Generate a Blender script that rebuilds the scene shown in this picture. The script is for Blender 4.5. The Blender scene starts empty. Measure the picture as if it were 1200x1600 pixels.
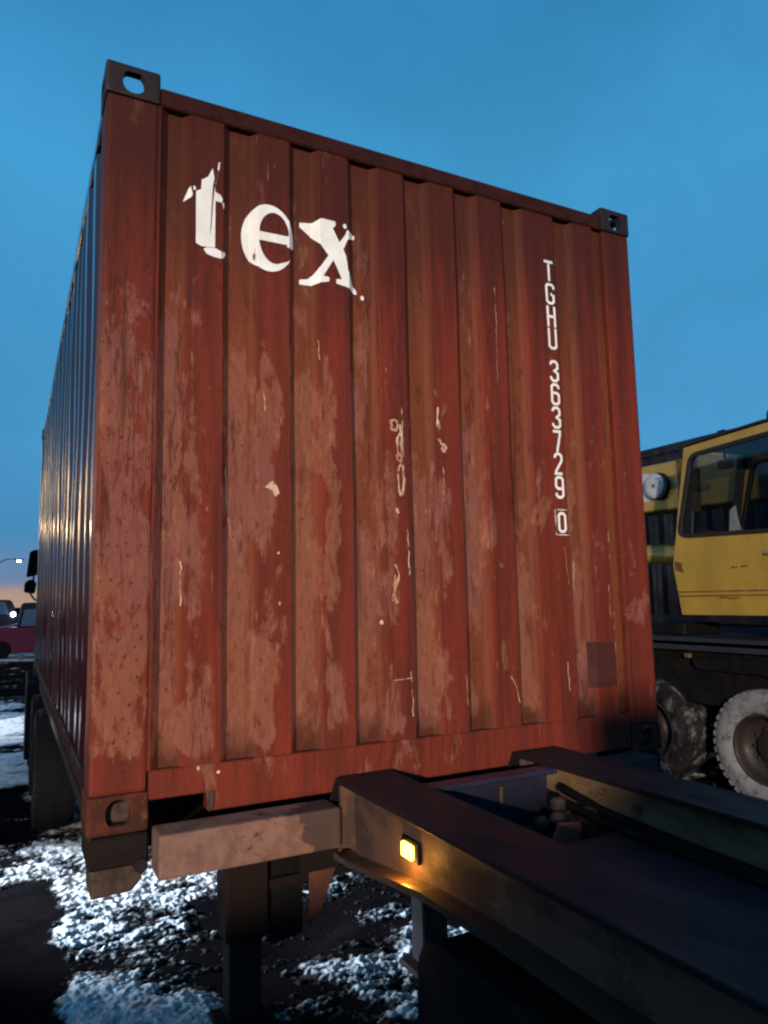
import bpy, bmesh, math, random
import numpy as np
from mathutils import Vector, Matrix
random.seed(7); R = math.radians
SC = bpy.context.scene; COL = SC.collection
Z0 = 1.18                      # the container's underside above the ground; metres, container corner at x=0 y=0

# ------------------------------------------------------------------ camera
F_PX, W_PX, H_PX = 1129.8, 1200.0, 1600.0
yaw, pitch, roll = 0.474547, 0.1197795, -0.0208456
fw = Vector((math.sin(yaw)*math.cos(pitch), math.cos(yaw)*math.cos(pitch), math.sin(pitch)))
r0 = Vector((math.cos(yaw), -math.sin(yaw), 0)); u0 = r0.cross(fw)
rt = math.cos(roll)*r0 + math.sin(roll)*u0; up = -math.sin(roll)*r0 + math.cos(roll)*u0
cam_d = bpy.data.cameras.new('camera'); cam = bpy.data.objects.new('camera', cam_d); COL.objects.link(cam)
m = Matrix((rt, up, -fw)).transposed().to_4x4(); m.translation = Vector((-0.22987, -2.47297, 0.70802 + Z0)); cam.matrix_world = m
cam_d.sensor_fit = 'VERTICAL'; cam_d.sensor_height = 32.0; cam_d.lens = 32.0*F_PX/H_PX
cam_d.clip_start = 0.05; cam_d.clip_end = 1500
SC.camera = cam
SC.view_settings.view_transform = 'Standard'; SC.view_settings.look = 'None'
SC.view_settings.exposure = 0; SC.view_settings.gamma = 1; SC.view_settings.use_curve_mapping = False
SC.cycles.filter_width = 2.3

# ------------------------------------------------------------------ dusk sky
world = bpy.data.worlds.new('World'); SC.world = world; world.use_nodes = True
wt = world.node_tree; wt.nodes.clear()
wo = wt.nodes.new('ShaderNodeOutputWorld'); bg = wt.nodes.new('ShaderNodeBackground')
tc = wt.nodes.new('ShaderNodeTexCoord'); sp = wt.nodes.new('ShaderNodeSeparateXYZ'); rp = wt.nodes.new('ShaderNodeValToRGB')
wt.links.new(tc.outputs['Generated'], sp.inputs[0]); wt.links.new(sp.outputs['Z'], rp.inputs[0])
SKY = [(0.0, (.46, .31, .23)), (.018, (.40, .29, .23)), (.030, (.15, .22, .36)), (.09, (.062, .245, .47)), (.20, (.068, .31, .60)),
       (.36, (.058, .295, .58)), (.50, (.055, .318, .61)), (.66, (.036, .24, .50)), (1.0, (.016, .10, .26))]
els = rp.color_ramp.elements
els[0].position = 0; els[0].color = (*SKY[0][1], 1); els[1].position = 1; els[1].color = (*SKY[-1][1], 1)
for p_, c_ in SKY[1:-1]:
    e_ = els.new(p_); e_.color = (*c_, 1)
wn = wt.nodes.new('ShaderNodeTexNoise'); wn.inputs['Scale'].default_value = 2.6; wn.inputs['Detail'].default_value = 6; wn.inputs['Roughness'].default_value = .6
wm = wt.nodes.new('ShaderNodeMapRange'); wm.inputs[1].default_value = .34; wm.inputs[2].default_value = .66
wm.inputs[3].default_value = .92; wm.inputs[4].default_value = 1.13
wx = wt.nodes.new('ShaderNodeVectorMath'); wx.operation = 'SCALE'
wt.links.new(tc.outputs['Generated'], wn.inputs['Vector']); wt.links.new(wn.outputs['Fac'], wm.inputs[0])
wt.links.new(rp.outputs['Color'], wx.inputs[0]); wt.links.new(wm.outputs[0], wx.inputs['Scale'])
wt.links.new(wx.outputs[0], bg.inputs['Color']); bg.inputs['Strength'].default_value = 1.0
wt.links.new(bg.outputs[0], wo.inputs['Surface'])

# ------------------------------------------------------------------ work lights (both stand outside the frame)
def spot(name, loc, aim, power, color, cone, blend, radius):
    d = bpy.data.lights.new(name, 'SPOT'); d.energy = power; d.color = color
    d.spot_size = R(cone); d.spot_blend = blend; d.shadow_soft_size = radius
    o = bpy.data.objects.new(name, d); COL.objects.link(o); o.location = loc
    o.rotation_euler = (Vector(aim) - Vector(loc)).to_track_quat('-Z', 'Y').to_euler()
    return o
spot('yard_floodlight', (-10.3, -18, Z0 + 3.9), (1.9, 0, Z0 - .1), 28000, (1.0, .81, .62), 25, 1.0, .22)
spot('snow_work_light', (-5.2, 6.6, 2.0), (.38, 2.75, 0), 15000, (.68, .84, 1.0), 19, 1.0, .05)
spot('far_snow_light', (-6.0, 13.5, 2.2), (-.3, 10.6, 0), 6500, (.86, .93, 1.0), 26, .9, .08)

# ------------------------------------------------------------------ helpers
def thing(name, label, cat, loc, group=None):
    o = bpy.data.objects.new(name, None); COL.objects.link(o); o.location = loc; o.empty_display_size = .1
    o['label'] = label; o['category'] = cat
    if group: o['group'] = group
    return o
def wloc(o):
    v = Vector(o.location)
    while o.parent: o = o.parent; v += Vector(o.location)
    return v
def link_mesh(name, me, mat, parent=None, kind=None):
    o = bpy.data.objects.new(name, me); COL.objects.link(o)
    if mat and not me.materials: me.materials.append(mat)
    if parent: o.parent = parent
    if kind: o['kind'] = kind
    return o
class MB:
    """collects shapes in container coordinates (z=0 at the container's underside)"""
    def __init__(s): s.bm = bmesh.new(); s.smooth = set()
    def box(s, a, b):
        x0, y0, z0 = a; x1, y1, z1 = b
        v = [s.bm.verts.new(p) for p in ((x0,y0,z0),(x1,y0,z0),(x1,y1,z0),(x0,y1,z0),(x0,y0,z1),(x1,y0,z1),(x1,y1,z1),(x0,y1,z1))]
        for q in ((0,3,2,1),(4,5,6,7),(0,1,5,4),(1,2,6,5),(2,3,7,6),(3,0,4,7)): s.bm.faces.new([v[i] for i in q])
        return s
    def prism(s, poly, axis, a, b):
        def P(u, w, t): return (t, u, w) if axis == 0 else ((u, t, w) if axis == 1 else (u, w, t))
        A = [s.bm.verts.new(P(u, w, a)) for u, w in poly]; B = [s.bm.verts.new(P(u, w, b)) for u, w in poly]; n = len(poly)
        s.bm.faces.new(A); s.bm.faces.new(B[::-1])
        for i in range(n): s.bm.faces.new((A[i], B[i], B[(i+1) % n], A[(i+1) % n]))
        return s
    def tube(s, pts, r, n=8, cap=True):
        pts = [Vector(p) for p in pts]; rings = []; ref = None
        for i, p in enumerate(pts):
            d = (pts[min(i+1, len(pts)-1)] - pts[max(i-1, 0)]).normalized()
            if ref is None: ref = d.orthogonal().normalized()
            ref = (ref - d*ref.dot(d)).normalized(); q = d.cross(ref)
            rr = r[i] if isinstance(r, (list, tuple)) else r
            rings.append([s.bm.verts.new(p + rr*(math.cos(2*math.pi*k/n)*ref + math.sin(2*math.pi*k/n)*q)) for k in range(n)])
        for A, B in zip(rings, rings[1:]):
            for k in range(n):
                f = s.bm.faces.new((A[k], A[(k+1) % n], B[(k+1) % n], B[k])); f.smooth = True
        if cap: s.bm.faces.new(rings[0][::-1]); s.bm.faces.new(rings[-1])
        return s
    def lathe(s, prof, c, n=32, axis=0, cap=False):
        """prof: list of (offset along axis, radius)"""
        rings = []
        for t, r in prof:
            ring = []
            for k in range(n):
                a = 2*math.pi*k/n; u, w = r*math.cos(a), r*math.sin(a)
                ring.append(s.bm.verts.new((c[0]+t, c[1]+u, c[2]+w) if axis == 0 else ((c[0]+u, c[1]+t, c[2]+w) if axis == 1 else (c[0]+u, c[1]+w, c[2]+t))))
            rings.append(ring)
        for A, B in zip(rings, rings[1:]):
            for k in range(n):
                f = s.bm.faces.new((A[k], A[(k+1) % n], B[(k+1) % n], B[k])); f.smooth = True
        if cap: s.bm.faces.new(rings[0]); s.bm.faces.new(rings[-1][::-1])
        return s
    def build(s, name, mat, parent=None, bevel=0, seg=1, kind=None):
        bm = s.bm
        bmesh.ops.recalc_face_normals(bm, faces=bm.faces)
        if bevel:
            ed = [e for e in bm.edges if len(e.link_faces) == 2 and e.calc_face_angle(0) > .5]
            bmesh.ops.bevel(bm, geom=ed, offset=bevel, segments=seg, profile=.6, affect='EDGES', clamp_overlap=True)
        off = Vector((0, 0, Z0)) - (wloc(parent) if parent else Vector())
        for v in bm.verts: v.co += off
        me = bpy.data.meshes.new(name); bm.to_mesh(me); bm.free()
        for p in me.polygons:
            pass
        return link_mesh(name, me, mat, parent, kind)
def fill2d(outlines, depth=0.0):
    """flat plate from closed outlines (holes by even-odd), in its own xy plane, thickness 2*depth -> bmesh"""
    cu = bpy.data.curves.new('outline', 'CURVE'); cu.dimensions = '2D'; cu.fill_mode = 'BOTH'; cu.extrude = depth
    for ol in outlines:
        sp_ = cu.splines.new('POLY'); sp_.points.add(len(ol)-1); sp_.use_cyclic_u = True
        for p_, q_ in zip(sp_.points, ol): p_.co = (q_[0], q_[1], 0, 1)
    o = bpy.data.objects.new('outline', cu); COL.objects.link(o)
    dg = bpy.context.evaluated_depsgraph_get(); dg.update()
    me = bpy.data.meshes.new_from_object(o.evaluated_get(dg)); bm = bmesh.new(); bm.from_mesh(me)
    bpy.data.objects.remove(o); bpy.data.curves.remove(cu); bpy.data.meshes.remove(me)
    bmesh.ops.remove_doubles(bm, verts=bm.verts, dist=1e-5)
    return bm
def rrect(x0, y0, x1, y1, r, n=5):
    out = []
    for cx, cy, a0 in ((x1-r, y1-r, 0), (x0+r, y1-r, 90), (x0+r, y0+r, 180), (x1-r, y0+r, 270)):
        for k in range(n+1):
            a = R(a0 + 90*k/n); out.append((cx + r*math.cos(a), cy + r*math.sin(a)))
    return out
def round_poly(poly, r, n=4):
    out = []; N = len(poly)
    for i in range(N):
        p = Vector(poly[i]); a = (Vector(poly[i-1]) - p); b = (Vector(poly[(i+1) % N]) - p)
        ra = min(r, a.length*.45); rb = min(r, b.length*.45); A = p + a.normalized()*ra; B = p + b.normalized()*rb
        for k in range(n+1):
            t = k/n; out.append(tuple((1-t)**2*A + 2*t*(1-t)*p + t*t*B))
    return out
def plate_yz(outlines, x, thick):
    """plate whose outlines are (y, z), centred on plane x -> MB"""
    bm = fill2d(outlines, thick/2)
    for v in bm.verts: v.co = Vector((x + v.co.z, v.co.x, v.co.y))
    o = MB(); o.bm.free(); o.bm = bm; return o

# ------------------------------------------------------------------ materials
class NG:
    def __init__(s, name):
        s.m = bpy.data.materials.new(name); s.m.use_nodes = True; s.t = s.m.node_tree
        s.b = s.t.nodes['Principled BSDF']; s.tc = s.t.nodes.new('ShaderNodeTexCoord'); s.xyz = None
    def n(s, typ, **k):
        o = s.t.nodes.new(typ)
        for a, b in k.items(): setattr(o, a, b)
        return o
    def put(s, sock, v):
        if hasattr(v, 'is_output'): s.t.links.new(v, sock)
        elif isinstance(v, (tuple, list)) and sock.type == 'RGBA': sock.default_value = (*v[:3], 1)
        else: sock.default_value = v
    def noise(s, scale=(1, 1, 1), detail=4, rough=.55, off=(0, 0, 0), dist=0.0):
        mp = s.n('ShaderNodeMapping'); mp.inputs['Scale'].default_value = scale; mp.inputs['Location'].default_value = off
        s.t.links.new(s.tc.outputs['Object'], mp.inputs[0]); o = s.n('ShaderNodeTexNoise')
        o.inputs['Scale'].default_value = 1; o.inputs['Detail'].default_value = detail; o.inputs['Roughness'].default_value = rough
        o.inputs['Distortion'].default_value = dist
        s.t.links.new(mp.outputs[0], o.inputs['Vector']); return o.outputs['Fac']
    def axis(s, k):
        if s.xyz is None:
            s.xyz = s.n('ShaderNodeSeparateXYZ'); s.t.links.new(s.tc.outputs['Object'], s.xyz.inputs[0])
        return s.xyz.outputs[k]
    def math(s, op, a, b=0.0, c=0.0, clamp=False):
        o = s.n('ShaderNodeMath', operation=op, use_clamp=clamp)
        s.put(o.inputs[0], a); s.put(o.inputs[1], b); s.put(o.inputs[2], c); return o.outputs[0]
    def ss(s, v, lo, hi, a=0.0, b=1.0, smooth=True):
        o = s.n('ShaderNodeMapRange', interpolation_type='SMOOTHSTEP' if smooth else 'LINEAR')
        for i, q in enumerate((v, lo, hi, a, b)): s.put(o.inputs[i], q)
        return o.outputs[0]
    def mix(s, f, a, b):
        o = s.n('ShaderNodeMix', data_type='RGBA'); s.put(o.inputs[0], f); s.put(o.inputs[6], a); s.put(o.inputs[7], b); return o.outputs[2]
    def bump(s, h, strength=.3, dist=.01):
        o = s.n('ShaderNodeBump'); o.inputs['Strength'].default_value = strength; o.inputs['Distance'].default_value = dist
        s.put(o.inputs['Height'], h); s.t.links.new(o.outputs[0], s.b.inputs['Normal'])
    def done(s, color, rough=.6, metal=0.0, spec=.5):
        s.put(s.b.inputs['Base Color'], color); s.put(s.b.inputs['Roughness'], rough); s.put(s.b.inputs['Metallic'], metal)
        s.put(s.b.inputs['Specular IOR Level'], spec); return s.m
def worn(name, c1, c2, rough=.6, scale=(6, 6, 3), thr=(.45, .6), fine=(60, 60, 30), bump=.25, metal=0.0, c3=None, thr3=(.62, .7), spec=.4, off=(0, 0, 0)):
    g = NG(name); a = g.noise(scale, 6, .62, off); f = g.noise(fine, 3, .6)
    col = g.mix(g.ss(a, *thr), c1, c2)
    if c3: col = g.mix(g.ss(g.noise(tuple(q*1.7 for q in scale), 7, .7, (3.1, 1.7, 8.2)), *thr3), col, c3)
    col = g.mix(g.math('MULTIPLY', f, .5), col, tuple(q*.55 for q in c1))
    g.bump(g.math('ADD', a, g.math('MULTIPLY', f, .5)), bump, .006)
    return g.done(col, g.ss(a, .3, .7, rough-.12, rough+.15), metal, spec)
def emis(name, col, st):
    g = NG(name); g.put(g.b.inputs['Emission Color'], col); g.put(g.b.inputs['Emission Strength'], st); return g.done(col, .3)

def red_end_paint(name='weathered_red_end_paint', bias=0.0, rust=.66):
    g = NG(name)
    z = g.axis(2); y = g.axis(1); x = g.axis(0)
    at = g.n('ShaderNodeAttribute'); at.attribute_name = 'rib'; ph = g.math('FRACT', g.math('ADD', at.outputs['Fac'], 8.001))
    streak = g.noise((16, 16, 1.1), 5, .6); big = g.noise((5.5, 5.5, 2.4), 8, .68, (2.3, 0, 5.1), .35)
    fine = g.noise((70, 70, 26), 4, .65); mid = g.noise((26, 26, 8), 6, .68, (7, 3, 1)); brush = g.noise((130, 130, 9), 5, .7)
    rec = g.ss(y, .014, .028)
    red = g.mix(g.ss(streak, .35, .65), (.150, .025, .015), (.098, .019, .013))
    red = g.mix(g.math('MULTIPLY', rec, .7), red, (.150, .046, .022))
    # chalked paint: recesses and the left half of each rib, ragged edge on the right
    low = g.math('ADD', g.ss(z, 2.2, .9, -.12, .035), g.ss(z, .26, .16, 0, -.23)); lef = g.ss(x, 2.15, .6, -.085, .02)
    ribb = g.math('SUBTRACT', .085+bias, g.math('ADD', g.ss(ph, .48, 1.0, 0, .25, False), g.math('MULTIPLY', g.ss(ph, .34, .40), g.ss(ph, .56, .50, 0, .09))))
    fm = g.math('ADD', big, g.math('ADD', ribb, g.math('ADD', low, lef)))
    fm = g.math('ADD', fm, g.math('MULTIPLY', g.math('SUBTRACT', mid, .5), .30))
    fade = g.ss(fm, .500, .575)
    tone = g.noise((2.2, 2.2, 1.4), 3, .5, (9, 1, 3))
    chalk = g.mix(g.ss(tone, .4, .6), (.215, .080, .050), (.190, .072, .060))
    chalk = g.mix(g.math('MULTIPLY', g.ss(brush, .40, .66), .38), chalk, (.135, .040, .024))
    chalk = g.mix(g.math('MULTIPLY', g.ss(mid, .54, .74), .8), chalk, (.290, .135, .080))
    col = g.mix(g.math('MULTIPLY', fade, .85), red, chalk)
    # runs and drips, then darkening painted upward for the lamp's falloff
    run = g.ss(g.noise((22, 22, .8), 5, .6, (1, 9, 4)), .57, .70)
    col = g.mix(g.math('MULTIPLY', run, .55), col, (.045, .014, .009))
    dn = g.math('ABSOLUTE', g.math('SUBTRACT', g.noise((9, 9, .7), 5, .62, (4, 2, 9)), .5)); drip = g.math('MULTIPLY', g.ss(dn, .012, .003), g.ss(tone, .46, .56))
    col = g.mix(g.math('MULTIPLY', drip, .65), col, (.040, .012, .008))
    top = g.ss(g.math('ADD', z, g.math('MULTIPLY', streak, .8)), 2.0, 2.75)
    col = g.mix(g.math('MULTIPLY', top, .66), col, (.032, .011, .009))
    # rust sitting in the foot of each recess and on the lower edge
    foot = g.math('MULTIPLY', rec, g.ss(g.math('ADD', z, g.math('MULTIPLY', g.math('SUBTRACT', big, .5), .35)), .30, .20))
    col = g.mix(g.math('MULTIPLY', foot, .75), col, (.050, .016, .010))
    spots = g.ss(g.noise((48, 48, 34), 3, .55, (4, 4, 4)), rust, rust+.07)
    col = g.mix(g.math('MULTIPLY', spots, .75), col, (.045, .015, .008))
    pale = g.ss(g.noise((38, 38, 14), 4, .6, (1, 6, 2)), .72, .78); col = g.mix(g.math('MULTIPLY', pale, .6), col, (.36, .22, .14))
    scr = g.math('MULTIPLY', g.ss(g.noise((110, 110, 3.0), 2, .5, (8, 1, 3)), .71, .75), g.ss(mid, .5, .62))
    col = g.mix(g.math('MULTIPLY', scr, .55), col, (.40, .25, .16))
    col = g.mix(g.math('MULTIPLY', g.ss(fine, .45, .75), .45), col, (.06, .018, .011))
    g.bump(g.math('ADD', g.math('MULTIPLY', fine, .6), g.math('MULTIPLY', big, 1.2)), .3, .008)
    return g.done(col, g.ss(fade, 0, 1, .62, .85), 0, .10)
M = {}
M['red_end'] = red_end_paint()
M['red_post'] = red_end_paint('rusty_red_post_paint', -.065, .60)
M['red_rail'] = worn('dull_red_top_rail_paint', (.042, .010, .008), (.024, .007, .006), .65, (12, 12, 12), c3=(.07, .018, .011), thr3=(.6, .7), spec=.12)
M['red_side'] = worn('glossy_maroon_side_paint', (.026, .006, .008), (.018, .005, .007), .22, (5, 5, 1.4), bump=.06, spec=.6)
M['grime_red'] = worn('grimy_red_frame_paint', (.020, .007, .006), (.010, .005, .005), .6, (14, 14, 14), c3=(.06, .016, .01), thr3=(.66, .76))
M['roof'] = worn('container_roof_paint', (.06, .018, .014), (.035, .014, .012), .6)
M['steel_dark'] = worn('dark_chassis_steel', (.013, .009, .011), (.008, .006, .008), .60, (7, 2.5, 7), c3=(.016, .011, .011), thr3=(.6, .75), spec=.2)
M['steel_rust'] = worn('rusty_chassis_web', (.085, .052, .040), (.040, .027, .024), .7, (9, 4, 9), c3=(.13, .085, .07), thr3=(.58, .70), spec=.15)
def bolster_mat():
    g = NG('scraped_bolster_steel'); a = g.noise((5, 5, 7), 7, .66, (1, 3, 2)); b = g.noise((14, 14, 14), 5, .65); x = g.axis(0)
    xx = g.math('ADD', x, 1.28)
    col = g.mix(g.ss(b, .4, .65), (.17, .098, .080), (.115, .062, .050))
    k = g.ss(g.math('ADD', a, g.math('MULTIPLY', g.math('SUBTRACT', xx, .46), .55)), .56, .62)
    col = g.mix(g.math('MULTIPLY', k, .85), col, (.030, .022, .025)); col = g.mix(g.ss(g.noise((22, 22, 30), 6, .7, (5, 1, 1)), .62, .70), col, (.07, .03, .02))
    g.bump(g.math('ADD', a, b), .25, .006); return g.done(col, .75, 0, .15)
M['bolster'] = bolster_mat()
M['blue_steel'] = worn('dark_blue_chassis_paint', (.022, .022, .045), (.014, .014, .024), .33, (6, 6, 6), c3=(.03, .018, .014), thr3=(.6, .75))
M['rust_plate'] = worn('rust_red_plate', (.11, .035, .02), (.07, .024, .016), .7)
M['black'] = worn('black_rubber_or_grease', (.006, .0055, .006), (.010, .009, .009), .7, (8, 8, 8), spec=.12)
M['mud_steel'] = worn('muddy_dark_steel', (.013, .008, .007), (.008, .006, .006), .7, (5, 5, 5), spec=.12)
M['tyre'] = worn('black_tyre_rubber', (.009, .008, .009), (.015, .013, .013), .8, (6, 6, 6), spec=.1)
def snowy_tyre():
    g = NG('snow_dusted_tyre'); a = g.noise((9, 9, 9), 7, .7); f = g.noise((70, 70, 70), 3, .6)
    k = g.ss(g.math('ADD', a, g.math('MULTIPLY', f, .25)), .42, .68)
    g.bump(g.math('ADD', a, f), .4, .01)
    return g.done(g.mix(k, (.045, .043, .05), (.21, .21, .225)), .8, 0, .2)
M['tyre_snow'] = snowy_tyre()
M['rail_dark'] = worn('dark_maroon_rail_paint', (.022, .008, .012), (.014, .007, .010), .75, spec=.05)
M['tyre_dust'] = worn('dusty_tyre_rubber', (.012, .011, .012), (.03, .028, .03), .8, (4, 4, 4), c3=(.17, .17, .18), thr3=(.50, .66), spec=.1)
M['orange_plate'] = worn('orange_red_plate', (.30, .07, .03), (.22, .05, .025), .6)
M['frost_steel'] = worn('frosted_dark_plate', (.020, .020, .028), (.012, .012, .018), .5, (5, 5, 5), c3=(.16, .16, .18), thr3=(.68, .76), spec=.35)
M['wet_steel'] = worn('wet_flange_steel', (.05, .03, .02), (.03, .02, .016), .34, (8, 8, 8), spec=.5)
M['grease'] = worn('greasy_brown_dirt', (.05, .030, .020), (.025, .016, .012), .8, (20, 20, 20))
M['crate'] = worn('added_crate_wood', (.16, .10, .06), (.10, .06, .04), .8)
M['casting'] = worn('dirty_red_casting_paint', (.10, .024, .014), (.040, .018, .012), .75, (11, 11, 9), (.42, .56), c3=(.15, .055, .032), thr3=(.58, .66), spec=.1)
M['lit_tan_web'] = worn('lit_tan_rusty_web', (.24, .16, .085), (.15, .095, .055), .8, (5, 5, 12), (.40, .6), c3=(.04, .026, .018), thr3=(.58, .66), spec=.1)  # rusty web colour raised to stand in for light on this rail
M['rim'] = worn('dirty_wheel_rim', (.030, .022, .022), (.016, .013, .013), .55, (9, 9, 9))
def yellow_paint():
    g = NG('old_yellow_crane_paint'); a = g.noise((3, 3, 1.6), 6, .6); f = g.noise((40, 40, 40), 4, .6); st = g.noise((18, 10, 1.2), 5, .6, (3, 1, 1))
    col = g.mix(g.ss(a, .35, .65), (.41, .27, .048), (.33, .205, .038))
    col = g.mix(g.math('MULTIPLY', g.ss(st, .58, .75), .5), col, (.22, .10, .025))
    col = g.mix(g.math('MULTIPLY', g.ss(g.noise((11, 11, 16), 6, .7, (5, 5, 2)), .60, .71), .75), col, (.10, .04, .016))
    g.bump(f, .08, .004); return g.done(col, g.ss(a, .3, .7, .32, .5), 0, .5)
M['yellow'] = yellow_paint()
M['rust_line'] = worn('rust_seam', (.13, .055, .02), (.20, .10, .028), .7, (4, 9, 9))
M['gasket'] = worn('window_gasket', (.008, .008, .010), (.012, .011, .013), .5)
M['cab_inside'] = worn('dark_cab_lining', (.03, .03, .035), (.02, .02, .022), .8)
M['white_cap'] = worn('white_sheave_cap', (.62, .63, .64), (.48, .49, .50), .5, (8, 8, 8))
M['blue_mark'] = worn('blue_cross_mark', (.02, .05, .16), (.03, .07, .2), .5)
M['navy'] = worn('navy_container_paint', (.012, .014, .026), (.009, .010, .018), .55, (4, 4, 2))
M['deck'] = worn('crane_deck_paint', (.030, .032, .045), (.018, .018, .024), .5, (3, 8, 8))
M['grey_hose'] = worn('grey_hydraulic_hose', (.22, .20, .20), (.14, .12, .12), .5)
M['paper'] = worn('pale_paper', (.5, .5, .52), (.4, .4, .44), .8)
M['red_car'] = worn('red_car_paint', (.17, .022, .045), (.13, .018, .036), .4, bump=.02)
M['dark_car'] = worn('dark_vehicle_paint', (.018, .016, .03), (.014, .012, .022), .4, bump=.02)
M['truck_paint'] = worn('dark_truck_paint', (.03, .03, .04), (.02, .02, .028), .35)
M['mirror_glass'] = NG('mirror_glass').done((.6, .6, .62), .05, 1.0)
M['amber_on'] = emis('lit_amber_lens', (1.0, .52, .07), 9)
M['white_on'] = emis('lit_white_lens', (.9, .95, 1.0), 40)
M['warm_on'] = emis('lit_warm_lens', (1.0, .8, .55), 40)
M['post'] = worn('grey_lamp_post', (.05, .05, .06), (.035, .035, .04), .8, spec=.1)
def glass_mat():
    g = NG('cab_window_glass'); g.b.inputs['Transmission Weight'].default_value = 1; g.b.inputs['IOR'].default_value = 1.05
    return g.done((.62, .66, .70), .03, 0, .9)
def thin_glass():
    mt = bpy.data.materials.new('tinted_cab_glass'); mt.use_nodes = True; t = mt.node_tree; t.nodes.clear()
    o = t.nodes.new('ShaderNodeOutputMaterial'); a = t.nodes.new('ShaderNodeBsdfTransparent'); b = t.nodes.new('ShaderNodeBsdfGlossy')
    lw = t.nodes.new('ShaderNodeLayerWeight'); lw.inputs['Blend'].default_value = .5
    pw = t.nodes.new('ShaderNodeMath'); pw.operation = 'POWER'; pw.inputs[1].default_value = 3.0; t.links.new(lw.outputs['Facing'], pw.inputs[0])
    f = t.nodes.new('ShaderNodeMath'); f.operation = 'MULTIPLY_ADD'; f.inputs[1].default_value = .55; f.inputs[2].default_value = .05; t.links.new(pw.outputs[0], f.inputs[0])
    x = t.nodes.new('ShaderNodeMixShader')
    a.inputs[0].default_value = (.84, .86, .88, 1); b.inputs['Roughness'].default_value = .04
    t.links.new(f.outputs[0], x.inputs[0]); t.links.new(a.outputs[0], x.inputs[1]); t.links.new(b.outputs[0], x.inputs[2]); t.links.new(x.outputs[0], o.inputs[0])
    return mt
M['glass'] = thin_glass()
M['car_glass'] = NG('car_glass').done((.10, .17, .27), .12, 0, .9)
def letter_paint(name, chip):
    g = NG(name); a = g.noise((26, 26, 14), 6, .7); f = g.noise((7, 7, 7), 4, .6, (2, 5, 1))
    col = g.mix(g.ss(f, .3, .7), (.80, .81, .82), (.68, .68, .66))
    col = g.mix(g.ss(a, chip, chip+.035), col, (.09, .03, .024)); return g.done(col, .55)
M['letter'] = letter_paint('white_stencil_paint', .66); M['number'] = letter_paint('white_number_paint', .72)
M['thin_line'] = letter_paint('worn_white_outline', .5)
def scuff_mat():
    g = NG('bare_scraped_paint'); a = g.noise((40, 40, 16), 5, .7); b = g.noise((9, 9, 5), 4, .6, (3, 8, 1))
    col = g.mix(g.ss(b, .4, .6), (.56, .45, .33), (.36, .20, .12)); col = g.mix(g.ss(a, .53, .60), col, (.10, .026, .016)); return g.done(col, .6)
M['scuff'] = scuff_mat()
M['patch'] = worn('purple_repaint_patch', (.066, .020, .017), (.055, .019, .019), .75, (8, 8, 8), bump=.1, spec=.08)

# ------------------------------------------------------------------ ground and snow
def vnoise(x, y, seed):
    rs = np.random.RandomState(seed); T = rs.rand(256, 256)
    xi = np.floor(x).astype(int); yi = np.floor(y).astype(int); fx = x-xi; fy = y-yi
    fx = fx*fx*(3-2*fx); fy = fy*fy*(3-2*fy)
    a = T[yi % 256, xi % 256]; b = T[yi % 256, (xi+1) % 256]; c = T[(yi+1) % 256, xi % 256]; d = T[(yi+1) % 256, (xi+1) % 256]
    return (a*(1-fx)+b*fx)*(1-fy) + (c*(1-fx)+d*fx)*fy
def fbm(x, y, seed, o=5, g=.55):
    s = 0; a = 1; t = 0
    for k in range(o): s = s + a*vnoise(x*2**k + 13.7*k, y*2**k + 7.1*k, seed+k); t += a; a *= g
    return s/t
def grid(name, x0, x1, y0, y1, d, zf, mat, kind):
    nx = int((x1-x0)/d)+1; ny = int((y1-y0)/d)+1
    X, Y = np.meshgrid(np.linspace(x0, x1, nx), np.linspace(y0, y1, ny)); Z = zf(X, Y)
    me = bpy.data.meshes.new(name); me.vertices.add(nx*ny)
    me.vertices.foreach_set('co', np.stack([X, Y, Z], -1).astype(np.float32).ravel())
    i = (np.arange(ny-1)[:, None]*nx + np.arange(nx-1)[None]).ravel(); q = np.stack([i, i+1, i+nx+1, i+nx], -1)
    me.loops.add(q.size); me.polygons.add(len(q)); me.loops.foreach_set('vertex_index', q.astype(np.int32).ravel())
    me.polygons.foreach_set('loop_start', (np.arange(len(q))*4).astype(np.int32)); me.update(calc_edges=True)
    me.polygons.foreach_set('use_smooth', np.ones(len(q), bool))
    if name == 'snow':
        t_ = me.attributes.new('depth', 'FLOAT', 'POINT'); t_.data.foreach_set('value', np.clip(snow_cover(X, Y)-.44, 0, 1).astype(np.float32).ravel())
    return link_mesh(name, me, mat, None, kind)
M['mud'] = worn('frozen_black_mud', (.010, .008, .009), (.006, .005, .006), .85, (1.5, 1.5, 1.5), c3=(.018, .014, .012), thr3=(.55, .7), fine=(30, 30, 30), bump=.8, spec=0.0)
def snow_mat():
    g = NG('trodden_snow'); a = g.noise((14, 14, 14), 6, .7); f = g.noise((120, 120, 120), 4, .7); at = g.n('ShaderNodeAttribute'); at.attribute_name = 'depth'
    d = g.math('ADD', at.outputs['Fac'], g.math('MULTIPLY', g.math('SUBTRACT', f, .5), .16))
    col = g.mix(g.ss(a, .45, .66), (.84, .86, .89), (.30, .29, .29))
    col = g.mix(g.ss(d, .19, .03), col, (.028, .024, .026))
    g.bump(g.math('ADD', g.math('MULTIPLY', a, 1.0), g.math('MULTIPLY', f, .8)), .9, .018)
    return g.done(col, g.ss(d, .02, .12, .75, .42), 0, g.ss(d, .02, .12, .05, .5))
M['snow'] = snow_mat()
def mudz(x, y): return .05*(fbm(x*2.2, y*2.2, 3)-.5) + .02*(fbm(x*17, y*17, 9, 3)-.5)
def step(v, a, b): t = np.clip((v-a)/(b-a), 0, 1); return t*t*(3-2*t)
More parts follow.
